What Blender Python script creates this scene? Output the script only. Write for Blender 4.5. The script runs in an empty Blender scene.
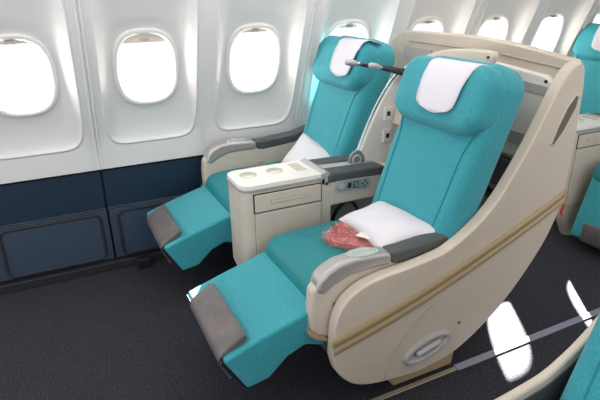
import bpy, bmesh, math
from mathutils import Vector, Matrix
import random
random.seed(4)
scene = bpy.context.scene
COL = scene.collection
PI = math.pi

# ---------------------------------------------------------------- materials
def srgb(r, g, b):
    f = lambda c: (c/255/12.92) if c/255 <= .04045 else ((c/255+.055)/1.055)**2.4
    return (f(r), f(g), f(b), 1)

def mat(name, col, rough=.5, metal=0, col2=None, scale=60, bump=0, bscale=None, coat=0, sheen=0, detail=3, stretch=None):
    m = bpy.data.materials.new(name); m.use_nodes = True
    nt = m.node_tree; b = nt.nodes['Principled BSDF']
    b.inputs['Base Color'].default_value = srgb(*col)
    b.inputs['Roughness'].default_value = rough
    b.inputs['Metallic'].default_value = metal
    b.inputs['Coat Weight'].default_value = coat
    if sheen: b.inputs['Sheen Weight'].default_value = sheen
    tc = nt.nodes.new('ShaderNodeTexCoord')
    src = tc.outputs['Object']
    if stretch:
        mp = nt.nodes.new('ShaderNodeMapping'); mp.inputs['Scale'].default_value = stretch
        nt.links.new(src, mp.inputs['Vector']); src = mp.outputs['Vector']
    if col2:
        n = nt.nodes.new('ShaderNodeTexNoise'); n.inputs['Scale'].default_value = scale
        n.inputs['Detail'].default_value = detail
        nt.links.new(src, n.inputs['Vector'])
        r = nt.nodes.new('ShaderNodeValToRGB')
        r.color_ramp.elements[0].position = .35; r.color_ramp.elements[1].position = .65
        r.color_ramp.elements[0].color = srgb(*col); r.color_ramp.elements[1].color = srgb(*col2)
        nt.links.new(n.outputs['Fac'], r.inputs['Fac'])
        nt.links.new(r.outputs['Color'], b.inputs['Base Color'])
    if bump:
        n2 = nt.nodes.new('ShaderNodeTexNoise'); n2.inputs['Scale'].default_value = bscale or scale
        n2.inputs['Detail'].default_value = 4
        nt.links.new(src, n2.inputs['Vector'])
        bp = nt.nodes.new('ShaderNodeBump'); bp.inputs['Strength'].default_value = bump
        bp.inputs['Distance'].default_value = .004
        nt.links.new(n2.outputs['Fac'], bp.inputs['Height'])
        nt.links.new(bp.outputs['Normal'], b.inputs['Normal'])
    return m

M = {}
M['teal'] = mat('teal_fabric', (36, 136, 149), .8, col2=(52, 155, 166), scale=220, bump=.35, bscale=420, sheen=.15)
M['teal_smooth'] = mat('teal_cushion_fabric', (18, 120, 126), .5, col2=(26, 128, 134), scale=160, bump=.15, bscale=300)
M['piping'] = mat('teal_piping', (30, 128, 138), .8)
M['cream'] = mat('cream_shell', (196, 184, 170), .38, col2=(200, 188, 174), scale=9, bump=.05, bscale=500)
M['cream_line'] = mat('shell_groove', (170, 160, 144), .5)
M['white_plastic'] = mat('white_plastic', (228, 225, 218), .3)
M['wall'] = mat('window_wall_panel', (222, 220, 218), .45, bump=.04, bscale=300)
M['bezel'] = mat('window_bezel', (226, 224, 220), .35)
M['shade'] = mat('window_shade', (222, 214, 204), .5)
M['grommet'] = mat('shade_grip', (176, 158, 140), .5)
M['navy'] = mat('navy_kick_panel', (18, 40, 60), .55, col2=(21, 44, 65), scale=30)
M['navy_door_lit'] = mat('navy_vent_panel_lit', (40, 56, 76), .5, col2=(44, 61, 81), scale=25)  # lighter navy: light on the tilted lower panels put into the colour
M['seal'] = mat('dark_rubber_seal', (34, 35, 42), .5)
M['black'] = mat('black_plastic', (20, 20, 23), .5)
M['tan'] = mat('tan_bumper', (166, 146, 112), .45)
M['pad'] = mat('charcoal_arm_pad', (74, 76, 78), .45, bump=.1, bscale=300)
M['foot'] = mat('grey_footpad', (92, 86, 87), .42, col2=(106, 98, 97), scale=18, bump=.15, bscale=90)
M['silver'] = mat('silver_plastic', (178, 176, 174), .28, metal=.5)
M['chrome'] = mat('chrome_trim', (215, 215, 215), .18, metal=1)
M['gunmetal'] = mat('dark_metal', (52, 56, 64), .35, metal=.5)
M['ctrl'] = mat('grey_control_plate', (186, 190, 192), .35, metal=.2)
M['handlegrey'] = mat('light_grey_plastic', (172, 168, 172), .35)
M['hinge'] = mat('slate_plastic', (112, 130, 136), .4)
M['slotgrey'] = mat('slot_lining', (98, 93, 86), .6)
M['display'] = mat('pale_display', (182, 190, 184), .15, coat=.5)
M['band'] = mat('grey_band', (170, 168, 164), .5)
M['recess'] = mat('recess_lining', (150, 145, 136), .6)
M['shellgrey'] = mat('dark_seat_structure', (66, 68, 72), .6)
M['cotton'] = mat('white_cotton', (216, 213, 219), .85, bump=.7, bscale=11)
M['paper'] = mat('white_headrest_cloth', (218, 214, 222), .85, bump=.1, bscale=260)
M['red'] = mat('red_blanket', (165, 38, 32), .8, col2=(205, 95, 84), scale=26, bump=.8, bscale=30)
M['label'] = mat('white_paper_label', (225, 220, 215), .6)
M['redtag'] = mat('red_tag', (190, 25, 30), .5)
M['track'] = mat('seat_track_cover', (140, 142, 158), .3, metal=.25)
M['tanmetal'] = mat('brass_track_end', (165, 152, 132), .35, metal=.5)

# carpet: near-black blue pile with sparse pale flecks
def carpet():
    m = bpy.data.materials.new('speckled_carpet'); m.use_nodes = True
    nt = m.node_tree; b = nt.nodes['Principled BSDF']; b.inputs['Roughness'].default_value = .95
    tc = nt.nodes.new('ShaderNodeTexCoord')
    n = nt.nodes.new('ShaderNodeTexNoise'); n.inputs['Scale'].default_value = 170; n.inputs['Detail'].default_value = 2
    nt.links.new(tc.outputs['Object'], n.inputs['Vector'])
    r = nt.nodes.new('ShaderNodeValToRGB'); e = r.color_ramp.elements
    e[0].position = .3; e[0].color = srgb(16, 16, 21); e[1].position = .62; e[1].color = srgb(42, 42, 52)
    x = e.new(.76); x.color = srgb(105, 105, 122)
    nt.links.new(n.outputs['Fac'], r.inputs['Fac']); nt.links.new(r.outputs['Color'], b.inputs['Base Color'])
    bp = nt.nodes.new('ShaderNodeBump'); bp.inputs['Strength'].default_value = .6; bp.inputs['Distance'].default_value = .004
    nt.links.new(n.outputs['Fac'], bp.inputs['Height']); nt.links.new(bp.outputs['Normal'], b.inputs['Normal'])
    return m
M['carpet'] = carpet()

def clear(name, tint, gloss, rough=.05, crinkle=False):
    m = bpy.data.materials.new(name); m.use_nodes = True; nt = m.node_tree; nt.nodes.clear()
    o = nt.nodes.new('ShaderNodeOutputMaterial'); t = nt.nodes.new('ShaderNodeBsdfTransparent')
    g = nt.nodes.new('ShaderNodeBsdfGlossy'); g.inputs['Roughness'].default_value = rough
    t.inputs['Color'].default_value = tint
    mx = nt.nodes.new('ShaderNodeMixShader'); mx.inputs[0].default_value = gloss
    if crinkle:
        tc = nt.nodes.new('ShaderNodeTexCoord'); n = nt.nodes.new('ShaderNodeTexNoise'); n.inputs['Scale'].default_value = 28
        n.inputs['Detail'].default_value = 3; n.inputs['Distortion'].default_value = 2
        bp = nt.nodes.new('ShaderNodeBump'); bp.inputs['Strength'].default_value = 1; bp.inputs['Distance'].default_value = .02
        nt.links.new(tc.outputs['Object'], n.inputs['Vector']); nt.links.new(n.outputs['Fac'], bp.inputs['Height'])
        nt.links.new(bp.outputs['Normal'], g.inputs['Normal'])
    nt.links.new(t.outputs[0], mx.inputs[1]); nt.links.new(g.outputs[0], mx.inputs[2]); nt.links.new(mx.outputs[0], o.inputs[0])
    return m
M['glass'] = clear('window_glass', (.97, .98, 1, 1), .05)
M['film'] = clear('clear_plastic_film', (.93, .93, .93, 1), .20, .12, True)

def emis(name, col, s):
    m = bpy.data.materials.new(name); m.use_nodes = True; nt = m.node_tree; nt.nodes.clear()
    o = nt.nodes.new('ShaderNodeOutputMaterial'); e = nt.nodes.new('ShaderNodeEmission')
    e.inputs[0].default_value = col; e.inputs[1].default_value = s
    nt.links.new(e.outputs[0], o.inputs[0]); return m
M['tube'] = emis('ceiling_tube_light', (1, .92, .82, 1), 3.2)

M['wash'] = emis('sidewall_tube_light', (.96, .97, 1, 1), 12)

# ---------------------------------------------------------------- helpers
def link(name, bm, m, parent=None, bevel=0, seg=3, angle=32, smooth=True):
    bmesh.ops.recalc_face_normals(bm, faces=bm.faces)
    me = bpy.data.meshes.new(name); bm.to_mesh(me); bm.free()
    o = bpy.data.objects.new(name, me); COL.objects.link(o)
    me.materials.append(M[m])
    if smooth:
        for p in me.polygons: p.use_smooth = True
        me.set_sharp_from_angle(angle=math.radians(angle))
    if bevel:
        b = o.modifiers.new('bevel', 'BEVEL'); b.width = bevel; b.segments = seg; b.limit_method = 'ANGLE'
        b.angle_limit = math.radians(angle); b.harden_normals = True
    if parent: o.parent = parent
    return o

def thing(name, label, cat, loc=(0, 0, 0), group=None):
    o = bpy.data.objects.new(name, None); COL.objects.link(o); o.location = loc
    o.empty_display_size = .05
    o['label'] = label; o['category'] = cat
    if group: o['group'] = group
    return o
def tag(o, label, cat, group=None):
    o['label'] = label; o['category'] = cat
    if group: o['group'] = group
    return o
def structure(o): o['kind'] = 'structure'; return o

def prism(pts, a, b, axis='y', bm=None):
    """extrude a polygon; axis y: pts=(x,z); axis x: pts=(y,z); axis z: pts=(x,y)"""
    bm = bm or bmesh.new()
    def P(p, t):
        return {'y': (p[0], t, p[1]), 'x': (t, p[0], p[1]), 'z': (p[0], p[1], t)}[axis]
    A = [bm.verts.new(P(p, a)) for p in pts]; B = [bm.verts.new(P(p, b)) for p in pts]
    bm.faces.new(A); bm.faces.new(B[::-1])
    n = len(pts)
    for i in range(n): bm.faces.new((A[i], A[(i+1) % n], B[(i+1) % n], B[i]))
    return bm

def box(x0, x1, y0, y1, z0, z1, bm=None):
    return prism([(x0, z0), (x1, z0), (x1, z1), (x0, z1)], y0, y1, 'y', bm)

def smooth_pts(pts, n=5, closed=False):
    """Catmull-Rom resample of a 2D/3D polyline"""
    P = [Vector(p) for p in pts]; out = []
    N = len(P); last = N if closed else N-1
    for i in range(last):
        p0 = P[i-1] if (closed or i > 0) else P[0]*2-P[1]
        p1 = P[i]; p2 = P[(i+1) % N]
        p3 = P[(i+2) % N] if (closed or i+2 < N) else P[-1]*2-P[-2]
        for k in range(n):
            t = k/n
            out.append(.5*((2*p1)+(p2-p0)*t+(2*p0-5*p1+4*p2-p3)*t*t+(3*p1-p0-3*p2+p3)*t**3))
    if not closed: out.append(P[-1])
    return out

def tube(path, r, seg=12, bm=None, closed=False, sx=1, sy=1, up=Vector((0, 1, 0))):
    """sweep an ellipse (r may be a list) along a 3D path"""
    bm = bm or bmesh.new(); P = [Vector(p) for p in path]; N = len(P); rings = []
    for i, p in enumerate(P):
        if closed: t = P[(i+1) % N]-P[i-1]
        else: t = P[min(i+1, N-1)]-P[max(i-1, 0)]
        t.normalize(); a = t.cross(up)
        if a.length < 1e-3: a = t.cross(Vector((1, 0, 0)))
        a.normalize(); b = a.cross(t)
        rr = r[i] if isinstance(r, (list, tuple)) else r
        rings.append([bm.verts.new(p+a*(math.cos(2*PI*k/seg)*rr*sx)+b*(math.sin(2*PI*k/seg)*rr*sy)) for k in range(seg)])
    for i in range(N if closed else N-1):
        A = rings[i]; B = rings[(i+1) % N]
        for k in range(seg): bm.faces.new((A[k], A[(k+1) % seg], B[(k+1) % seg], B[k]))
    if not closed: bm.faces.new(rings[0][::-1]); bm.faces.new(rings[-1])
    return bm

def rrect(w, h, r, n=8):
    out = []
    for cx, cy, a0 in ((w/2-r, h/2-r, 0), (-w/2+r, h/2-r, 90), (-w/2+r, -h/2+r, 180), (w/2-r, -h/2+r, 270)):
        for k in range(n+1):
            a = math.radians(a0+90*k/n); out.append((cx+r*math.cos(a), cy+r*math.sin(a)))
    return out

def cushion(w, h, d, rc, re, puff=.01, bm=None, M4=None, warp=None, rc_bottom=None, k_edge=6, backpuff=0):
    """soft block: rounded-rectangle outline (w,h), depth d, edges rounded by re, both faces domed"""
    bm = bm or bmesh.new()
    prof = []                                   # (inset, z)
    for k in range(k_edge+1):
        a = PI/2*k/k_edge; prof.append((re*(1-math.sin(a)), re*(1-math.cos(a))))
    full = [(i, z, 0) for i, z in prof] + [(i, d-z, 1) for i, z in prof[::-1]]
    rings = []
    def ring(inset, z, sc=1.0):
        rr = max(rc-inset, .004)
        o = rrect(w-2*inset, h-2*inset, rr)
        dense = []
        for k, p in enumerate(o):
            q = o[(k+1) % len(o)]; dense.append(p)
            if (k+1) % 9 == 0:
                for m_ in range(1, 8): dense.append((p[0]+(q[0]-p[0])*m_/8, p[1]+(q[1]-p[1])*m_/8))
        return [(x*sc, y*sc, z) for x, y in dense]
    inner = [.85, .7, .52, .35, .18]
    i0 = full[0][0]; 
    back = [ring(i0, -backpuff*(1-s*s), s) for s in inner[::-1]]
    fro = [ring(i0, d+puff*(1-s**2.5), s) for s in inner]
    layers = back+[ring(i, z) for i, z, _ in full]+fro
    vs = []
    for L in layers:
        row = []
        for p in L:
            v = Vector(p)
            if warp: v = Vector(warp(v))
            if M4: v = M4 @ v
            row.append(bm.verts.new(v))
        vs.append(row)
    n = len(vs[0])
    for a, b in zip(vs, vs[1:]):
        for k in range(n): bm.faces.new((a[k], a[(k+1) % n], b[(k+1) % n], b[k]))
    for row, z, rev in ((vs[0], -backpuff, True), (vs[-1], d+puff, False)):
        v = Vector((0, 0, z)); 
        if warp: v = Vector(warp(v))
        if M4: v = M4 @ v
        c = bm.verts.new(v)
        for k in range(n): bm.faces.new((row[k], row[(k+1) % n], c) if not rev else (row[(k+1) % n], row[k], c))
    return bm

def frame(origin, xdir, ydir):
    x = Vector(xdir).normalized(); y = Vector(ydir); y = (y-x*y.dot(x)).normalized(); z = x.cross(y)
    m = Matrix((x, y, z)).transposed().to_4x4(); m.translation = Vector(origin); return m

# ---------------------------------------------------------------- camera
ex = Vector((1150, -227, 513.)).normalized()                # pixel-space (right, down, forward) directions of world X, Z
ez = -Vector((18, 1250, 513.)).normalized()
ex = (ex-ez*ex.dot(ez)).normalized(); ey = ez.cross(ex)
if ey.z < 0: ey = -ey
right = Vector((ex.x, ey.x, ez.x)); down = Vector((ex.y, ey.y, ez.y)); fwd = Vector((ex.z, ey.z, ez.z))
cam = bpy.data.cameras.new('camera'); co = bpy.data.objects.new('camera', cam); COL.objects.link(co)
R = Matrix((right, -down, -fwd)).transposed().to_4x4(); R.translation = Vector((0, 0, 1.34)); co.matrix_world = R
cam.sensor_width = 36; cam.lens = 513/600*36; cam.clip_start = .02
scene.camera = co

# ---------------------------------------------------------------- window wall
def ysurf(z):
    if z < .58: return 2.578
    if z < .70: return 2.578-.39*(z-.58)**2/(.24)
    return 2.578-.39*(.12**2)/.24-.39*(z-.70)
X0 = .157-1.067; NW = 10; CW = .5335; Z0, Z1 = .535, 1.46
ZC = 1.012; WA, WB = .127, .155                             # window opening half sizes
def ywin(z): return 2.505-.26*(z-ZC)
def sq(n_side):
    out = []
    for s in range(4):
        for k in range(n_side):
            t = -1+2*k/n_side
            out.append([(t, -1), (1, t), (-t, 1), (-1, -t)][s])
    return out
SQ = sq(20)
def sup(u, v, n): return (abs(u)**n+abs(v)**n)**(-1/n)
wbm = bmesh.new()
def wall_cell(xc):
    rings = []
    zc = (Z0+Z1)/2
    rings.append([(xc+u*CW/2, zc+v*(Z1-Z0)/2) for u, v in SQ])
    def pocket(da, n=7):
        a, b, pz = .213+da, .372+da, 1.03
        return [(xc+u*a*sup(u, v, n), pz+v*b*sup(u, v, n)) for u, v in SQ]
    def win(da, n=2.7):
        return [(xc+u*(WA+da)*sup(u, v, n), ZC+v*(WB+da)*sup(u, v, n)) for u, v in SQ]
    pts = [[Vector((x, ysurf(z), z)) for x, z in rings[0]]]
    for da, dy in ((.012, 0), (.009, -.004), (.004, -.005), (0, -.001), (-.004, .008), (-.011, .014)):
        pts.append([Vector((x, ysurf(z)+dy, z)) for x, z in pocket(da)])
    inner = pts[-1]; wr = [Vector((x, ywin(z), z)) for x, z in win(.024)]
    for t in (.15, .35, .6, .85, 1.0):
        row = []
        for a, b in zip(inner, wr):
            p = a.lerp(b, t); p.y += .012*math.sin(PI*t)*1.0
            row.append(p)
        pts.append(row)
    pts.append([Vector((x, ywin(z)+.05, z)) for x, z in win(.022)])
    vs = [[wbm.verts.new(p) for p in r] for r in pts]; n = len(SQ)
    for a, b in zip(vs, vs[1:]):
        for k in range(n): wbm.faces.new((a[k], a[(k+1) % n], b[(k+1) % n], b[k]))
for i in range(NW): wall_cell(X0+CW*(i+.5))
XE = X0+CW*NW
wall = structure(link('wall_window_side', wbm, 'wall', angle=40))
# wall above the window band, up to the bins, with thickness
up = [(ysurf(1.46), 1.46), (ysurf(1.46)-.10, 1.70), (1.62, 1.74), (1.5, 1.80), (1.42, 2.05), (1.45, 2.10), (1.2, 2.16), (.2, 2.2), (.2, 2.25), (2.7, 2.25), (2.7, 1.46)]
structure(link('ceiling', prism(up, X0, XE, 'x'), 'wall', bevel=.01))
# outer skin and panel ends keep daylight out except at the windows
structure(link('floor', box(-1.6, 4.6, -1.2, 2.72, -.05, 0), 'carpet'))
bm = bmesh.new()
def skin_cell(xc):
    rings = [[Vector((xc+u*CW/2, 0, (0+1.75)/2+v*.875)) for u, v in SQ],
             [Vector((xc+u*.152*sup(u, v, 3), 0, ZC+v*.165*sup(u, v, 3))) for u, v in SQ]]
    for r in rings:
        for p in r: p.y = 2.66-.30*max(0, p.z-.85)
    out = [p+Vector((0, .03, 0)) for p in rings[1]]
    vs = [[bm.verts.new(p) for p in r] for r in rings+[out]]; n = len(SQ)
    for a, b in zip(vs, vs[1:]):
        for k in range(n): bm.faces.new((a[k], a[(k+1) % n], b[(k+1) % n], b[k]))
for i in range(NW): skin_cell(X0+CW*(i+.5))
structure(link('wall_fuselage', bm, 'wall', smooth=False))

def window(i, xc, shade_z):
    bm = bmesh.new()
    def win(da, n, y0, dy=0): return [Vector((xc+u*(WA+da)*sup(u, v, n), (ywin(ZC+v*(WB+da)*sup(u, v, n))+y0), ZC+v*(WB+da)*sup(u, v, n))) for u, v in SQ]
    prof = [(.026, .012), (.024, -.006), (.018, -.012), (.008, -.012), (.0, -.004), (-.004, .012), (-.006, .03)]
    vs = [[bm.verts.new(p) for p in win(a, 2.7, y)] for a, y in prof]; n = len(SQ)
    for a, b in zip(vs, vs[1:]):
        for k in range(n): bm.faces.new((a[k], a[(k+1) % n], b[(k+1) % n], b[k]))
    w = structure(link('window_%d' % i, bm, 'bezel', angle=60))
    # tunnel through the insulation to the outer skin
    bm = bmesh.new()
    A = win(-.006, 2.7, .03)
    B = [Vector((xc+u*.152*sup(u, v, 3), 2.665-.30*max(0, ZC+v*.165*sup(u, v, 3)-.85), ZC+v*.165*sup(u, v, 3))) for u, v in SQ]
    rows = [[bm.verts.new(a.lerp(b, t)) for a, b in zip(A, B)] for t in (0, .5, 1)]
    for a, b in zip(rows, rows[1:]):
        for k in range(n): bm.faces.new((a[k], a[(k+1) % n], b[(k+1) % n], b[k]))
    link('window_liner', bm, 'bezel', w)
    bm = bmesh.new(); bm.faces.new([bm.verts.new(p) for p in win(-.003, 2.7, .02)]); link('window_pane', bm, 'glass', w, smooth=False)
    # pull-down shade: only its lower lip with the grip shows
    bm = bmesh.new(); lo = shade_z; pts = []
    top = [(x, z) for x, z in [(p.x, p.z) for p in win(-.003, 2.7, 0)] if z > lo]
    xs = sorted(top, key=lambda p: math.atan2(p[1]-lo+.001, p[0]-xc))
    xl = [xs[0]]+xs[1:]
    poly = [(xs[0][0], lo)]+xl+[(xs[-1][0], lo)]
    A = [bm.verts.new((x, ywin(z)+.008, z)) for x, z in poly]; B = [bm.verts.new((x, ywin(z)+.013, z)) for x, z in poly]
    bm.faces.new(A); bm.faces.new(B[::-1]); k_ = len(poly)
    for k in range(k_): bm.faces.new((A[k], A[(k+1) % k_], B[(k+1) % k_], B[k]))
    s = link('window_shade', bm, 'shade', w, smooth=False)
    gz = min(lo+.012, ZC+WB-.012)
    link('shade_grip', box(xc-.022, xc+.022, ywin(gz)-.006, ywin(gz)+.009, gz-.006, gz+.006), 'grommet', s, bevel=.003)
for i in range(NW):
    window(i+1, X0+CW*(i+.5), 1.128 if i == 2 else 1.150)

# seam ridges between the two-window panels
for j in range(0, 6):
    xs = X0+1.067*j
    if j == 0 or j == 5: continue
    for dx in (-.012, .012):
        zs = [.54+.92*k/14 for k in range(15)]
        structure(link('trim_%d' % (2*j+(dx > 0)), tube([(xs+dx*.7, ysurf(z)-.002, z) for z in zs], .006, 8, up=Vector((1, 0, 0))), 'bezel'))

# the aft windows sit slightly closer together
for o in [o for o in COL.objects if o.type == 'MESH' and o.name.split('_')[0] in ('wall', 'window', 'shade', 'trim')]:
    for v in o.data.vertices: v.co.x -= .022*max(0, v.co.x-1.5)**2
structure(link('wall_rear_unseen', box(4.22, 4.27, -1.2, 2.7, 0, 2.2), 'wall', smooth=False))  # unseen end wall, added to keep sky light off the aft panels

# navy kick panels, one per two windows, each with its vent door
for j in range(5):
    a = X0+1.067*j+.005; b = a+1.057
    w = structure(link('trim_%d' % (20+j), prism([(2.592, .522), (2.605, .32), (2.60, .315), (2.66, .315), (2.66, .522)], a, b, 'x'), 'navy', bevel=.003))
    lo = link('lower_kick_panel', prism([(2.588, .314), (2.566, .05), (2.66, .05), (2.66, .314)], a, b, 'x'), 'navy_door_lit', w, bevel=.003)
    n = Vector((0, -(.314-.05), -.022)).normalized()
    for vx in ((a+.04, a+.48), (a+.57, a+1.02)):
        cx = (vx[0]+vx[1])/2; W = vx[1]-vx[0]
        m4 = frame((cx, 2.5755, .184), (1, 0, 0), (0, .022, .264))
        pts = [m4 @ Vector((x, y, .004)) for x, y in rrect(W, .235, .03)]
        link('vent_door', prism(rrect(W-.01, .225, .026), -.002, .003, 'z'), 'navy_door_lit', lo, smooth=False).matrix_local = m4
        link('vent_seal', tube(pts, .0075, 8, closed=True), 'seal', lo)
structure(link('baseboard_window_side', box(X0, XE, 2.53, 2.66, 0, .045), 'seal', bevel=.004))
structure(link('trim_30', box(X0, XE, 2.62, 2.67, 0.04, .56), 'black', smooth=False))
t = tag(link('black_floor_box', box(.25, .32, 2.47, 2.528, .001, .055), 'black', bevel=.005), 'small black box on the carpet at the foot of the navy wall', 'box')

# ceiling light fittings
for k, y in enumerate((1.25, .55)):
    L = thing('ceiling_light', ['long warm ceiling light strip nearest the window wall', 'long warm ceiling light strip over the aisle'][k], 'light', (1.6, y, 2.14), 'ceiling light strips')
    link('light_diffuser', box(-2.4, 1.2, -.13, .13, -.035, -.02), 'tube', L, smooth=False)
    link('light_housing', box(-2.42, 1.22, -.14, .14, -.02, .03), 'white_plastic', L)

L = thing('sidewall_light', 'unseen cool white wash light strip added under the bins to brighten the wall', 'light', (1.6, 1.90, 1.69))  # unseen strip, added to brighten the window wall
link('light_diffuser', box(-2.4, .35, -.035, .035, -.02, -.005), 'wash', L, smooth=False)
link('light_housing', box(-2.42, .37, -.045, .045, -.005, .03), 'white_plastic', L)

# seat track in the carpet
tr = thing('seat_track', 'grey strip cover over the seat rail running along the aisle edge of the carpet', 'floor rail', (0, 0, 0))
link('track_cover', box(1.20, 4.4, 1.135, 1.165, .0005, .006), 'track', tr, bevel=.002)
o = link('track_end', box(.2, 1.198, 1.14, 1.158, .0005, .006), 'tanmetal', tr, bevel=.002); o['label'] = 'tan metal end of the rail cover'

# ---------------------------------------------------------------- seats
TH = math.atan(.37)
BK = Vector((math.sin(TH), 0, math.cos(TH)))               # up along the recline
def make_seat(dy, bx, label, group, arms, mirror=None, ox=0, stow=False):
    """dy: shift of the seat from the aisle seat; bx: extra recline offset; arms: which armrest to build; coordinates are built about y=1.435"""
    root = thing('airplane_seat', label, 'seat', (.85+ox, 1.42+dy, 0), group)
    def put(name, bm, m, par=root, **k):
        ml = k.pop('label', None)
        if mirror is not None:
            for v in bm.verts: v.co.y = 2*mirror-v.co.y
        off = Vector((.85+ox, 1.42+dy if mirror is None else 0, 0)) if False else None
        for v in bm.verts: v.co -= Vector((.85, 1.42, 0))
        o = link(name, bm, m, par, **k)
        if ml: o['label'] = ml
        return o
    # seat pan
    seat_m = frame((.862, 1.43, .375), (0, -1, 0), (1, 0, .02))
    put('seat_cushion', cushion(.475, .455, .10, .055, .045, .014, M4=seat_m,
        warp=lambda v: (v.x, v.y, v.z-(max(0, -.12-v.y)**2)*1.6)), 'teal_smooth', angle=80)
    # leg rest
    prof = [(.70, .425), (.62, .402), (.50, .368), (.40, .338), (.325, .312), (.328, .298), (.395, .178), (.47, .19), (.535, .25), (.60, .275), (.66, .25), (.74, .30)]
    sw = (lambda bm: bmesh.ops.rotate(bm, verts=bm.verts, cent=Vector((.66, 0, .40)), matrix=Matrix.Rotation(math.radians(-57), 3, 'Y')) and bm or bm) if stow else (lambda bm: bm)
    lr = put('legrest', sw(prism(prof, 1.217, 1.652)), 'teal', bevel=.012, seg=4, angle=28)
    put('legrest_back', sw(prism([(.315, .298), (.322, .308), (.389, .182), (.380, .178)], 1.225, 1.645)), 'gunmetal', lr, bevel=.003)
    # pad wraps over the lower end of the leg rest
    pd = [(.313, .296), (.317, .316), (.330, .330), (.39, .366), (.408, .370), (.412, .352), (.402, .338), (.335, .313), (.322, .30), (.36, .225), (.347, .215)]
    bm = prism(pd, 1.238, 1.580)
    bmesh.ops.subdivide_edges(bm, edges=[e for e in bm.edges if abs(e.verts[0].co.y-e.verts[1].co.y) > .2], cuts=4)
    put('footpad', sw(bm), 'foot', lr, bevel=.007, angle=30)
    # pan sides below the cushion
    put('seat_base', prism([(.68, .30), (.70, .41), (1.15, .42), (1.25, .30), (1.1, .10), (.80, .10)], 1.235, 1.63), 'shellgrey', bevel=.01)
    put('seat_plinth', prism([(.80, 0.001), (.86, .11), (1.26, .11), (1.24, 0.001)], 1.26, 1.60), 'shellgrey', bevel=.01)
    # back
    o = Vector((1.045+bx, 1.403, .42+.2*bx)) ; H = .745
    m4 = frame(o+BK*(H/2)+Vector((.133, 0, -.049)), (0, -1, 0), BK)
    def bw(v):
        e = max(0, abs(v.x)-.15)
        z = v.z+(.009*min(1, e/.06)*(1-abs(v.y)/(H/2)) if v.z > .05 else 0)
        return (v.x, v.y, z)
    back = put('backrest', cushion(.436, H, .142, .085, .045, .006, M4=m4, warp=bw), 'teal', angle=80)
    # stitched seams that run up both bolsters
    for s in (-1, 1):
        path = smooth_pts([(s*.155, -.30, .1435), (s*.165, -.1, .1440), (s*.172, .06, .144), (s*.195, .13, .1435), (s*.212, .155, .139)], 6)
        path = [m4 @ Vector(bw(Vector(p))) for p in path]
        put('bolster_seam', tube(path, .0020, 6), 'piping', back)
    hm = frame(o+BK*.608+Vector((.058, 0, -.022)), (0, -1, 0), BK)
    def hw(v):
        z = v.z
        if v.z > .05: z += .02*min(1, (v.x/.24)**2)
        return (v.x, v.y, z)
    put('headrest', cushion(.438, .235, .115, .075, .042, .012, M4=hm, warp=hw), 'teal', angle=80)
    return root, put, hm, hw

def head_cloth(root, hm, hw, label, mirror=None, off=0):
    """white cloth lying on the headrest: front flap, over the top, short back flap"""
    o = thing('headrest_cover', label, 'headrest cover', tuple(root.location), 'white headrest cloths')
    bm = bmesh.new(); rows = []
    def half(y): 
        return .083 if y > -.02 else .083*math.sqrt(max(.02, 1-((-.02-y)/.052)**3.0))
    spine = [(-.074, .129), (-.06, .130), (-.045, .1315), (-.02, .132), (.02, .1315), (.05, .1275), (.073, .1195), (.0875, .1165), (.1005, .1075), (.1105, .095), (.1175, .078), (.1185, .055), (.1180, .03)]
    for y, z in spine:
        h = (half(y) if y < 0 else .083+(.010*(y/.1)))*1.22
        row = []
        for k in range(9):
            x = -h+2*h*k/8
            xx = x+off
            row.append(Vector((xx, y, z+.02*min(1, (xx/.24)**2)*(1 if z > .05 else 0))))
        rows.append(row)
    loc = Vector((.85, 1.42, 0))
    def V(p):
        q = hm @ p
        if mirror is not None: q.y = 2*mirror-q.y
        return q-loc
    vs = [[bm.verts.new(V(p)) for p in r] for r in rows]
    for a, b in zip(vs, vs[1:]):
        for k in range(8): bm.faces.new((a[k], a[k+1], b[k+1], b[k]))
    c = link('cloth', bm, 'paper', o, angle=80)
    s = c.modifiers.new('thickness', 'SOLIDIFY'); s.thickness = .002; s.offset = 0
    return o

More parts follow.
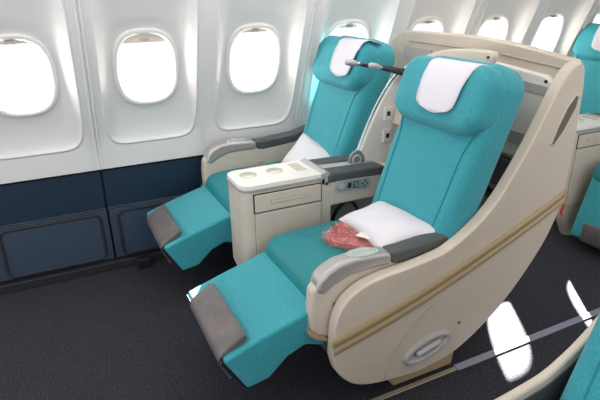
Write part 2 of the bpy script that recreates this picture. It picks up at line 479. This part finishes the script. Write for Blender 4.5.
CAP = [(.622, .480), (.634, .525), (.662, .558), (.705, .582), (.76, .588), (.875, .577), (.90, .565), (.90, .51), (.81, .512), (.745, .508), (.69, .490), (.648, .462)]
CAP = [(x, z if z < .51 else .51+(z-.51)*.72) for x, z in CAP]
BODY = [(.612, .485), (.606, .42), (.606, .345), (.622, .318), (.66, .30), (.76, .27), (.90, .25), (1.28, .26), (1.30, .56), (1.12, .53), (.93, .52), (.86, .53), (.72, .545), (.66, .525)]
def armrest(put, root, y0, y1, out):
    """y0..y1 width; out=-1 when the outer face looks to the aisle"""
    yf = y0 if out < 0 else y1
    a = put('armrest', prism(BODY, y0+.004, y1-.004), 'cream', bevel=.014, seg=4)
    put('armrest_tip', prism(CAP, y0-.004, y1+.004), 'silver', a, bevel=.018, seg=4, label='silver armrest tip')
    m4 = frame(((.735+.87)/2, (y0+y1)/2, .5640), (1, 0, -.07), (0, 1, 0))
    pts = [m4 @ Vector((.06*math.cos(t), .027*math.sin(t), 0)) for t in [2*PI*k/32 for k in range(32)]]
    bm = bmesh.new(); A = [bm.verts.new(p-Vector((0, 0, .004))) for p in pts]; B = [bm.verts.new(p+Vector((0, 0, .003))) for p in pts]
    bm.faces.new(A); bm.faces.new(B[::-1])
    for k in range(32): bm.faces.new((A[k], A[(k+1) % 32], B[(k+1) % 32], B[k]))
    dsp = put('control_window', bm, 'display', a, bevel=.002, label='pale oval control window')
    for k in range(5):
        bx_ = .76+.021*k; zz = .5680-.07*(bx_-.8025)-.0005
        put('seat_button', tube([(bx_, (y0+y1)/2, zz-.002), (bx_, (y0+y1)/2, zz+.002)], .006, 10, up=Vector((1, 0, 0))), 'ctrl', dsp)
    put('arm_pad', prism([(.89, .556), (.90, .508), (.94, .502), (1.12, .518), (1.25, .55), (1.36, .58), (1.36, .635), (1.25, .602), (1.12, .568), (.94, .555)], y0-.002, y1+.002), 'pad', a, bevel=.014, seg=4, label='charcoal arm pad')
    put('front_foot_strip', prism([(.601, .345), (.601, .325), (.625, .305), (.662, .288), (.662, .303), (.628, .322)], y0-.002, y1-.002), 'tan', a, bevel=.003, label='tan strip')
    return a

# ---- shell that wraps the aisle side and the back of the pair
TOP = [(.659, .32), (.665, .378), (.692, .443), (.748, .484), (.821, .503), (.927, .512), (1.02, .523), (1.096, .54), (1.195, .596), (1.291, .686), (1.396, .85), (1.49, 1.033), (1.535, 1.092), (1.575, 1.112)]
BOT = [(1.598, 1.09), (1.612, 1.0), (1.618, .80), (1.616, .632), (1.598, .556), (1.546, .444), (1.425, .283), (1.294, .168), (1.16, .092), (1.024, .068), (.936, .072), (.809, .09), (.73, .125), (.675, .19), (.657, .25)]
def make_shell(label, group, ox=0, mirror=None, rear=True, thick=.045):
    root = thing('seat_shell', label, 'seat shell', (1.3+ox, 1.16, 0), group)
    def put(name, bm, m, par=root, **k):
        ml = k.pop('label', None)
        for v in bm.verts:
            if mirror is not None: v.co.y = 2*mirror-v.co.y
            v.co -= Vector((1.3, 1.16, 0))
        o = link(name, bm, m, par, **k)
        if ml: o['label'] = ml
        return o
    top = [tuple(p) for p in smooth_pts(TOP, 4)]; bot = [tuple(p) for p in smooth_pts(BOT, 4)]
    side = put('side_panel', prism(top+bot, 1.14, 1.14+thick), 'cream', bevel=.008, seg=3, angle=50)
    lin = [(x+.004, z-.022) for x, z in top if x > .95 and z < 1.0]
    put('inner_lining', prism(lin+[(1.48, .75), (1.40, .50), (1.25, .34), (.98, .34)], 1.1395+thick, 1.1435+thick), 'shellgrey', side, smooth=False)
    # bumper strip
    path = [(.652, .300), (.75, .322), (.86, .350), (.97, .382), (1.08, .418), (1.20, .462), (1.33, .512), (1.45, .561), (1.54, .600), (1.60, .628)]
    path = smooth_pts(path, 3)
    bm = bmesh.new(); rows = []
    for i, p in enumerate(path):
        t = (path[min(i+1, len(path)-1)]-path[max(i-1, 0)]).normalized(); n = Vector((-t.y, t.x))
        w = .031-.006*i/len(path)
        cs = [(-1, .0), (-1, .006), (-.75, .010), (-.3, .011), (-.22, .009), (.22, .009), (.3, .011), (.75, .010), (1, .006), (1, .0)]
        rows.append([bm.verts.new((p.x+n.x*w*a, 1.141-b, p.y+n.y*w*a)) for a, b in cs])
    # wrap round the rear corner
    t = Vector((1, .0, .28)).normalized()
    for k, (x, y) in enumerate([(1.618, 1.142), (1.627, 1.155), (1.628, 1.19), (1.628, 1.26)]):
        z = .636+.004*k; w = .025
        nx = [Vector((.5, -.86)), Vector((.9, -.4)), Vector((1, 0)), Vector((1, 0))][k]
        rows.append([bm.verts.new((x+nx.x*(b-.006), y+nx.y*(b-.006), z+w*a)) for a, b in cs])
    for a, b in zip(rows, rows[1:]):
        for k in range(len(a)-1): bm.faces.new((a[k], a[k+1], b[k+1], b[k]))
    put('bumper_strip', bm, 'tan', label='tan bumper strip', angle=50)
    # recessed handle, oval
    m4 = frame((1.037, 1.1395, .166), (1, 0, .27), (0, 0, 1))
    ov = [m4 @ Vector((.092*math.cos(2*PI*k/36), .036*math.sin(2*PI*k/36), 0)) for k in range(36)]
    h = put('handle_bezel', tube(ov, .012, 10, closed=True, sy=1), 'handlegrey', label='grey oval handle')
    bm = bmesh.new(); rows = []
    for s, d in ((1, .002), (.75, -.002), (.55, .003), (.25, .006)):
        rows.append([bm.verts.new(m4 @ Vector((.09*s*math.cos(2*PI*k/36), .034*s*math.sin(2*PI*k/36), d))) for k in range(36)])
    for a, b in zip(rows, rows[1:]):
        for k in range(36): bm.faces.new((a[k], a[(k+1) % 36], b[(k+1) % 36], b[k]))
    bm.faces.new(rows[-1]); put('handle_dish', bm, 'recess', h, angle=80)
    put('handle_grip', tube([m4 @ Vector((x, .004-.3*x*x, .009)) for x in (-.05, -.03, 0, .03, .05)], .010, 8), 'handlegrey', h)
    # seam line of the service cover
    pts = smooth_pts([(.86, .088), (.868, .13), (.90, .20), (.955, .27), (1.02, .325), (1.075, .355)], 5)
    put('cover_seam', tube([(p.x, 1.1405, p.y) for p in pts], .0022, 6), 'cream_line', side)
    # slot near the rear corner: flat patch, its inner shade put into the colour
    sl = [(1.492, .845), (1.510, .838), (1.545, .88), (1.588, .96), (1.590, .995), (1.572, 1.003), (1.54, .965), (1.51, .90)]
    put('grip_slot', prism(sl, 1.1385, 1.141), 'slotgrey', side, smooth=False)
    put('slot_lip', tube([(x, 1.139, z) for x, z in sl], .004, 6, closed=True), 'cream', side)
    put('fixing', tube([(1.175, 1.1375, .225), (1.175, 1.142, .225)], .005, 10), 'shellgrey', side)
    # plinth
    put('base', prism([(.93, 0.001), (.90, .09), (1.22, .13), (1.20, 0.001)], 1.175, 1.26), 'tan', bevel=.01, label='tan foot of the shell')
    if rear:
        yz = smooth_pts([(1.165, 1.112), (1.35, 1.136), (1.55, 1.153), (1.80, 1.158), (2.05, 1.155), (2.12, 1.145), (2.18, 1.11), (2.23, 1.03), (2.27, .93), (2.36, .85), (2.47, .82)], 4)
        yz = [tuple(p) for p in yz]+[(2.47, .60), (1.165, .60)]
        rp = put('rear_panel', prism(yz, 1.572, 1.612, 'x'), 'cream', bevel=.010, seg=3, angle=50)
        put('inner_liner', prism([(1.20, .60), (1.72, .60), (1.72, .72), (1.20, .72)], 1.54, 1.574, 'x'), 'shellgrey', rp, bevel=.006)
        tray = put('storage_panel', prism([(1.215, .76), (1.215, 1.035), (1.25, 1.055), (1.62, 1.085), (1.62, .74), (1.25, .735)], 1.545, 1.574, 'x'), 'white_plastic', rp, bevel=.01)
        put('grey_band', prism([(1.225, .985), (1.62, 1.015), (1.62, 1.045), (1.225, 1.018)], 1.541, 1.546, 'x'), 'band', tray, smooth=False)
        put('grey_band', prism([(1.225, .79), (1.62, .80), (1.62, .845), (1.225, .835)], 1.541, 1.546, 'x'), 'band', tray, smooth=False)
        put('screw', tube([(1.541, 1.24, 1.035), (1.546, 1.24, 1.035)], .006, 10), 'gunmetal', tray)
        put('ledge', tube([(1.570, y, 1.082+.075*(y-1.2)) for y in (1.20, 1.3, 1.4, 1.5)]+[(1.570, y, 1.105+.01*(y-1.5)) for y in (1.7, 1.9, 2.05)], .0045, 6), 'cream_line', rp)
        put('grey_band', prism([(1.88, 1.03), (2.08, 1.035), (2.08, 1.085), (1.88, 1.08)], 1.566, 1.573, 'x'), 'band', rp, smooth=False)
    return root, put

# 1. the aisle pair: near seat
near, putN, hmN, hwN = make_seat(0, 0, 'teal fabric airplane seat on the aisle side with pillow and red blanket on its cushion', 'teal reclining seats', 'aisle')
armrest(putN, near, 1.189, 1.246, -1)
head_cloth(near, hmN, hwN, 'white cloth over the headrest of the large near teal seat', off=.028)
# 2. window seat of the same pair
DX, DY = 0.0, .82
far, putF, hmF, hwF = make_seat(DY, .07, 'teal fabric airplane seat beside the window wall with reading lights in front of its headrest', 'teal reclining seats', 'window')
far_arm = armrest(putF, far, 1.632, 1.70, 1)
far_arm.location = (.03, 0, .052)
head_cloth(far, hmF, hwF, 'white cloth over the headrest of the window seat behind the reading lights', off=.085)
# 3. shell
shell, putS = make_shell('tall curved cream shell with tan bumper strip around the near pair of teal seats', 'cream seat shells')

# ---- divider between the pair with hinge disc, trim and sockets
def make_divider(label, ox):
    root = thing('seat_divider', label, 'divider', (1.4+ox, 1.86, 0))
    def put(name, bm, m, par=root, **k):
        for v in bm.verts: v.co -= Vector((1.4, 1.86, 0))
        return link(name, bm, m, par, **k)
    front = smooth_pts([(1.150, .60), (1.185, .67), (1.225, .765), (1.275, .865), (1.335, .955), (1.385, 1.005)], 4)
    pl = [tuple(p) for p in front]+[(1.45, 1.04), (1.54, 1.06), (1.54, .30), (1.22, .30), (1.20, .56)]
    put('divider_panel', prism(pl, 1.845, 1.872), 'white_plastic', bevel=.006)
    put('metal_edge', tube([(p.x-.006, 1.858, p.y) for p in front], .0085, 8), 'chrome')
    put('hinge_disc', prism([(1.12, .60), (1.122, .645), (1.134, .672), (1.158, .687), (1.182, .680), (1.20, .655), (1.205, .60)], 1.83, 1.846), 'hinge', bevel=.004)
    put('hinge_ring', tube([(1.160+.020*math.cos(a), 1.829, .645+.020*math.sin(a)) for a in [2*PI*k/20 for k in range(20)]], .004, 6, closed=True), 'ctrl')
    # wing wrapping behind the near headrest
    c = smooth_pts([(1.86, .78), (1.862, .90), (1.85, .975), (1.80, 1.045), (1.70, 1.098), (1.56, 1.122), (1.42, 1.128), (1.385, 1.118), (1.385, 1.09)], 4)
    wing = prism([tuple(p) for p in c]+[(1.5, .9), (1.6, .78)], 1.40, 1.435, 'x')
    for v in wing.verts: v.co.x += (v.co.z-1.0)*.25
    put('headrest_surround', wing, 'cream', bevel=.01, angle=50)
    put('screw', tube([(1.422, 1.40, 1.107), (1.432, 1.40, 1.107)], .005, 10), 'gunmetal')
    for z in (.70, .80):
        f = put('socket_plate', box(1.30, 1.345, 1.838, 1.846, z, z+.06), 'white_plastic', bevel=.004)
        put('socket_hole', box(1.314, 1.331, 1.8365, 1.8385, z+.02, z+.04), 'black', f, smooth=False)
    return root
make_divider('white partition with a metal edge between the near pair of teal seats', 0)

# ---- centre console
def make_console(label, ox, group='cream drink consoles', cut=False):
    root = thing('centre_console', label, 'console', (.77+ox, 1.83, 0), group)
    def put(name, bm, m, par=root, **k):
        ml = k.pop('label', None)
        for v in bm.verts: v.co -= Vector((.77, 1.83, 0))
        o = link(name, bm, m, par, **k)
        if ml: o['label'] = ml
        return o
    def plan(x0, x1, y0, y1, r):
        x0 -= .017
        out = []
        if cut:                                      # row behind: unseen window-side front corner, cut back to admit the sun patch
            for k in range(9):
                a = math.radians(180+90*k/8); out.append((x0+r+r*math.cos(a), y0+r+r*math.sin(a)))
            return out+[(x1, y0), (x1, y1), (x0+.20, y1), (x0+.17, y1-.012), (x0+.01, y0+.062)]
        for cx, cy, a0 in ((x0+r, y0+r, 180), (x1-.004, y0+.004, 270), (x1-.004, y1-.004, 0), (x0+r, y1-r, 90)):
            rr = r if cx < x0+.2 else .004
            for k in range(9):
                a = math.radians(a0+90*k/8); out.append((cx+rr*math.cos(a), cy+rr*math.sin(a)))
        return out
    bm = bmesh.new()
    lay = [(.0, .12), (.12, .05), (.27, .0), (.625, 0)]
    rows = []
    for z, dx in lay: rows.append([bm.verts.new((x if x > .8 else x+dx, y, z+.001)) for x, y in plan(.603, .945, 1.722, 1.93, .045)])
    n = len(rows[0])
    for a, b in zip(rows, rows[1:]):
        for k in range(n): bm.faces.new((a[k], a[(k+1) % n], b[(k+1) % n], b[k]))
    bm.faces.new(rows[0]); bm.faces.new(rows[-1])
    body = put('cabinet', bm, 'cream', angle=40)
    tp = put('chrome_edge', prism(plan(.598, .935, 1.717, 1.935, .05), .625, .637, 'z'), 'silver', bevel=.003, label='silver edge')
    bm = bmesh.new(); loops = []
    for pts_ in [plan(.602, .925, 1.721, 1.931, .046)]+[[(cx+.034*math.cos(2*PI*k/28), 1.852+.034*math.sin(2*PI*k/28)) for k in range(28)] for cx in (.66, .775)]:
        A = [bm.verts.new((x, y, .650)) for x, y in pts_]; loops.append((A, [bm.edges.new((A[k], A[(k+1) % len(A)])) for k in range(len(A))]))
    bmesh.ops.triangle_fill(bm, edges=[e for _, E_ in loops for e in E_], use_beauty=True)
    for A, _ in loops:
        B = [bm.verts.new((v.co.x, v.co.y, .6372)) for v in A]; n_ = len(A)
        for k in range(n_): bm.faces.new((A[k], A[(k+1) % n_], B[(k+1) % n_], B[k]))
        if n_ == 28: bm.faces.new(B)
    top = put('console_top', bm, 'white_plastic', angle=50)
    for cx in (.66, .775):
        pts = [(cx+.034*math.cos(2*PI*k/24), 1.852+.034*math.sin(2*PI*k/24), .6495) for k in range(24)]
        cup = put('cup_recess', tube(pts, .0022, 6, closed=True), 'cream', top)
    put('top_slot', box(.855, .90, 1.80, 1.90, .6485, .6512), 'cream', top, smooth=False)
    put('sloped_end', prism([(.925, .648), (.925, .60), (.975, .60), (.968, .648), (.950, .657)], 1.722, 1.93), 'silver', bevel=.004)
    # drawer and door
    put('drawer_gap', box(.628, .926, 1.7195, 1.722, .536, .6155), 'black', body, smooth=False)
    d = put('drawer', box(.633, .922, 1.7165, 1.722, .539, .611), 'cream', body, bevel=.003)
    put('drawer_grip', box(.70, .87, 1.7145, 1.7170, .566, .583), 'cream_line', d, bevel=.001)
    put('drawer_recess', box(.703, .867, 1.7140, 1.7148, .569, .580), 'cream', d, smooth=False)
    put('door_gap', box(.630, .925, 1.7195, 1.722, .20, .535), 'recess', body, smooth=False)
    put('cabinet_door', box(.633, .922, 1.7165, 1.722, .203, .531), 'cream', body, bevel=.003)
    # small pictogram plate low on the front corner
    for k in range(3):
        put('pictogram', box(.6315+.012*k, .6385+.012*k, 1.7205, 1.7220, .44, .455), 'shellgrey', body, smooth=False)
    # rear cabinet with the control panel
    rear = put('rear_cabinet', box(.945, 1.30, 1.80, 1.93, .12, .50), 'recess', bevel=.004)
    put('post', box(.935, .972, 1.722, 1.81, .10, .60), 'cream', bevel=.006)
    blk = put('control_housing', box(.968, 1.30, 1.722, 1.93, .50, .615), 'cream', bevel=.01)
    m4 = frame((1.075, 1.7215, .580), (1, 0, -.05), (0, 0, 1))
    for v in (0,):
        pass
    def plate(w, h, r, d0, d1, cx, cz, m, name, par, lab=None):
        bm = prism(rrect(w, h, r), d0, d1, 'z'); mm = m4 @ Matrix.Scale(.86, 4) @ Matrix.Translation((cx, cz, 0))
        for v_ in bm.verts: v_.co = mm @ v_.co
        return put(name, bm, m, par, smooth=False, label=lab)
    # frame z points towards -Y
    pl = plate(.215, .066, .032, 0, .004, 0, 0, 'ctrl', 'control_panel', blk, 'grey oval seat control panel')
    plate(.19, .052, .025, .004, .005, 0, 0, 'silver', 'panel_face', pl)
    plate(.036, .036, .017, .005, .009, -.066, 0, 'ctrl', 'dial', pl)
    plate(.02, .026, .003, .005, .007, -.022, 0, 'black', 'screen', pl)
    for a, b in ((.004, .013), (.004, 0), (.004, -.013), (.02, .013), (.02, -.013), (.066, .014), (.066, -.014), (.052, 0), (.08, 0)):
        plate(.0085, .0085, .004, .005, .007, a, b, 'black', 'button', pl)
    for a in (.03, .037): plate(.003, .046, .001, .005, .006, a, 0, 'teal', 'stripe', pl)
    put('jack_socket', tube([(.950, 1.7195, .605), (.950, 1.7225, .605)], .006, 12), 'black', blk)
    pad1 = [(.955, .606), (.955, .640), (.98, .645), (1.22, .638), (1.245, .628), (1.245, .60)]
    put('arm_pad', prism(pad1, 1.716, 1.80), 'pad', bevel=.008, label='charcoal arm pad')
    put('arm_pad', prism(pad1, 1.862, 1.936), 'pad', bevel=.008, label='charcoal arm pad')
    put('pad_bridge', prism([(.965, .60), (.965, .64), (1.245, .625), (1.245, .60)], 1.80, 1.862), 'band')
    return root
make_console('cream drink console with cupholders between the near pair of teal seats', 0)

# black looped headphone lead in the console recess
pts = [(1.07+.062*math.cos(a), 1.765+.012*math.sin(2*a), .425+.062*math.sin(a)) for a in [2*PI*k/32 for k in range(32)]]
hp = thing('headphones', 'black headphones looped in the recess under the seat control panel', 'headphones', (1.07, 1.765, .42))
bm = tube(pts, .008, 8, closed=True)
for v in bm.verts: v.co -= Vector((1.07, 1.765, .42))
link('headband', bm, 'black', hp)
for s in (-1, 1):
    bm = cushion(.03, .045, .02, .012, .008, .002, M4=frame((s*.055, .0, -.045), (1, 0, 0), (0, 0, 1)))
    link('ear_pad', bm, 'black', hp, angle=80)

# ---- reading lights on the partition
def lamp(label, tip, base, mid):
    root = thing('reading_light', label, 'reading light', base, 'gooseneck reading lights')
    B = Vector(base); T = Vector(tip); Mi = Vector(mid)
    path = [p-B for p in smooth_pts([B, B.lerp(Mi, .5)+Vector((0, 0, .003)), Mi, Mi.lerp(T, .45)], 5)]
    link('arm', tube(path, [.012-.004*i/len(path) for i in range(len(path))], 10, up=Vector((0, 0, 1))), 'gunmetal', root)
    d = (T-Mi).normalized()
    hd = []; rs = []
    for t, r in ((-.034, .006), (-.03, .010), (-.017, .013), (0, .014), (.012, .0125), (.021, .008), (.024, .002)):
        hd.append((T-B)+d*(t-.012)); rs.append(r)
    h = link('lamp_head', tube(hd, rs, 14, up=Vector((0, 0, 1))), 'silver', root, angle=80); h['label'] = 'silver bullet-shaped lamp head'
    cl = [p for p in (hd[0]-d*.006, hd[0]+d*.001)]
    link('lamp_collar', tube(cl, .009, 12, up=Vector((0, 0, 1))), 'chrome', h)
    link('mount', tube([Vector((-.0, .0, -.012)), Vector((.0, 0, .016))], .016, 14, up=Vector((1, 0, 0))), 'gunmetal', root)
    return root
lamp('silver tipped gooseneck reading light reaching further in front of the window seat headrest', (1.090, 1.81, 1.068), (1.385, 1.83, 1.005), (1.20, 1.81, 1.047))
lamp('silver tipped gooseneck reading light with the shorter reach, nearer the partition', (1.185, 1.785, 1.052), (1.395, 1.79, .99), (1.26, 1.785, 1.032))

# ---- soft things on the seats
def pillow(label, corners, thick, lift=0):
    """corners: four points of the pillow outline, in order"""
    c = [Vector(p) for p in corners]; ctr = sum(c, Vector())/4
    root = None
    bm = bmesh.new(); N = 18; top = {}; bot = {}
    nrm = ((c[1]-c[0]).cross(c[3]-c[0])).normalized()
    if nrm.z < 0: nrm = -nrm
    for i in range(N+1):
        for j in range(N+1):
            u = i/N; v = j/N
            # edges pull inwards between the corners
            uu = u+(.5-u)*.10*math.sin(PI*v)*abs(2*u-1); vv = v+(.5-v)*.10*math.sin(PI*u)*abs(2*v-1)
            p = (c[0]*(1-uu)+c[1]*uu)*(1-vv)+(c[3]*(1-uu)+c[2]*uu)*vv
            f = (max(0, 4*u*(1-u))*max(0, 4*v*(1-v)))**.42
            w = 1+.06*math.sin(9*u+4*v)+.04*math.sin(15*v-6*u)
            top[i, j] = bm.verts.new(p-ctr+nrm*(thick*.62*f*w))
            if i in (0, N) or j in (0, N): bot[i, j] = top[i, j]
            else: bot[i, j] = bm.verts.new(p-ctr-nrm*(thick*.38*f))
    for i in range(N):
        for j in range(N):
            bm.faces.new((top[i, j], top[i+1, j], top[i+1, j+1], top[i, j+1]))
            bm.faces.new((bot[i, j], bot[i, j+1], bot[i+1, j+1], bot[i+1, j]))
    o = link('pillow', bm, 'cotton', angle=80); o.location = ctr+Vector((0, 0, lift))
    return tag(o, label, 'pillow', 'white pillows')
pillow('white pillow lying on the near teal seat over the red blanket',
       [(.905, 1.545, .526), (1.115, 1.57, .550), (1.135, 1.20, .563), (.89, 1.235, .524)], .08)
pillow('white pillow propped against the backrest of the window seat',
       [(.98, 2.27, .52), (1.20, 2.44, .625), (1.24, 2.07, .57), (1.03, 1.99, .52)], .08)

def blanket(label, ctr, w, h, d, rot, mats=True):
    root = thing('blanket_pack', label, 'blanket', ctr, 'wrapped red blankets')
    m = Matrix.Rotation(rot, 4, 'Z')
    def wp(v): return (v.x, v.y, v.z+.006*math.sin(30*v.x+12*v.y))
    b = link('folded_blanket', cushion(w, h, d, .05, d*.45, .006, M4=m, warp=wp), 'red', root, angle=80)
    bm = cushion(w+.03, h+.03, d+.012, .055, d*.45, .008, M4=m @ Matrix.Translation((0, 0, -.002)), warp=lambda v: (v.x, v.y, v.z+.005*math.sin(45*v.x-20*v.y)))
    link('plastic_wrap', bm, 'film', root, angle=80)
    lb = prism([(-.015, -.03), (.02, -.03), (.02, .025), (-.015, .025)], d+.014, d+.0155, 'z')
    for v in lb.verts: v.co = m @ (v.co+Vector((-.05, -.045, .004)))
    link('paper_label', lb, 'label', root, smooth=False)
    return root
blanket('red blanket in clear plastic sticking out from under the pillow on the near seat', (.925, 1.425, .484), .20, .22, .034, .5)
blanket('red blanket in clear plastic on the window seat, mostly behind the drink console', (.86, 2.17, .490), .20, .22, .04, .4)

# ---- the row behind
def copy_tree(o, par=None):
    c = o.copy(); COL.objects.link(c)
    if par: c.parent = par
    for ch in list(o.children): copy_tree(ch, c)
    return c
PITCH = 1.83
def again(o, dx, label, dy=0):
    c = copy_tree(o); c.location = c.location+Vector((dx, dy, 0)); c['label'] = label; return c
make_console('cream drink console of the row behind, at the right edge of the picture', PITCH, cut=True)
n3, p3, _, _ = make_seat(0, 0, 'teal aisle seat of the row behind, its upright leg rest ending in a grey footpad', 'teal reclining seats', 'aisle', stow=True)
n3.location.x += PITCH+.06
f3, p3, hm3, hw3 = make_seat(DY, 0, 'teal window seat of the row behind, upper right of the picture', 'teal reclining seats', 'window', stow=True)
f3.location.x += PITCH+.22
armrest(p3, f3, 1.632, 1.70, 1).location = (.03, 0, .052)
hc = [o for o in COL.objects if o.parent is None and o.name.startswith('headrest_cover') and 'large near' in o['label']][0]
again(hc, PITCH+.22, 'white cloth on the headrest of the row behind, cut by the right edge', dy=DY)
tagm = tag(link('red_tag', prism([(1.606, .562), (1.616, .556), (1.622, .598), (1.614, .600), (1.608, .580)], 1.1345, 1.1385), 'redtag', bevel=.001), 'small red ribbon tag hanging at the rear corner of the near seat shell', 'tag')

# ---- seat across the aisle, mirrored
MX, MY = -.195, .87
fg, putG, hmG, hwG = make_seat(0, 0, 'teal seat across the aisle, cut by the lower right corner of the picture', 'teal reclining seats', 'aisle', mirror=MY)
fg.location = (.85+MX, 1.42, 0)
putG('stowed_arm_pad', prism([(.80, .40), (.82, .455), (1.3, .50), (1.3, .40)], 1.19, 1.25), 'pad', bevel=.014, label='charcoal arm pad lowered beside the cushion')
s2, putS2 = make_shell('cream shell of the seat across the aisle, lower right corner', 'cream seat shells', mirror=MY, rear=False, thick=.022)
s2.location.x += MX

# ---------------------------------------------------------------- light
w = bpy.data.worlds.new('daylight'); scene.world = w; w.use_nodes = True
bg = w.node_tree.nodes['Background']; bg.inputs[0].default_value = (.95, .97, 1, 1); bg.inputs[1].default_value = 1.15
sun = bpy.data.lights.new('sun', 'SUN'); so = bpy.data.objects.new('sun', sun); COL.objects.link(so)
d = Vector((-1.0, -1.34, -1)).normalized()
so.rotation_euler = d.to_track_quat('-Z', 'Y').to_euler(); sun.energy = 125; sun.angle = math.radians(.5); sun.color = (1, .95, .88)

scene.view_settings.view_transform = 'Standard'; scene.view_settings.look = 'None'
scene.view_settings.exposure = .13; scene.view_settings.gamma = 1; scene.view_settings.use_curve_mapping = False
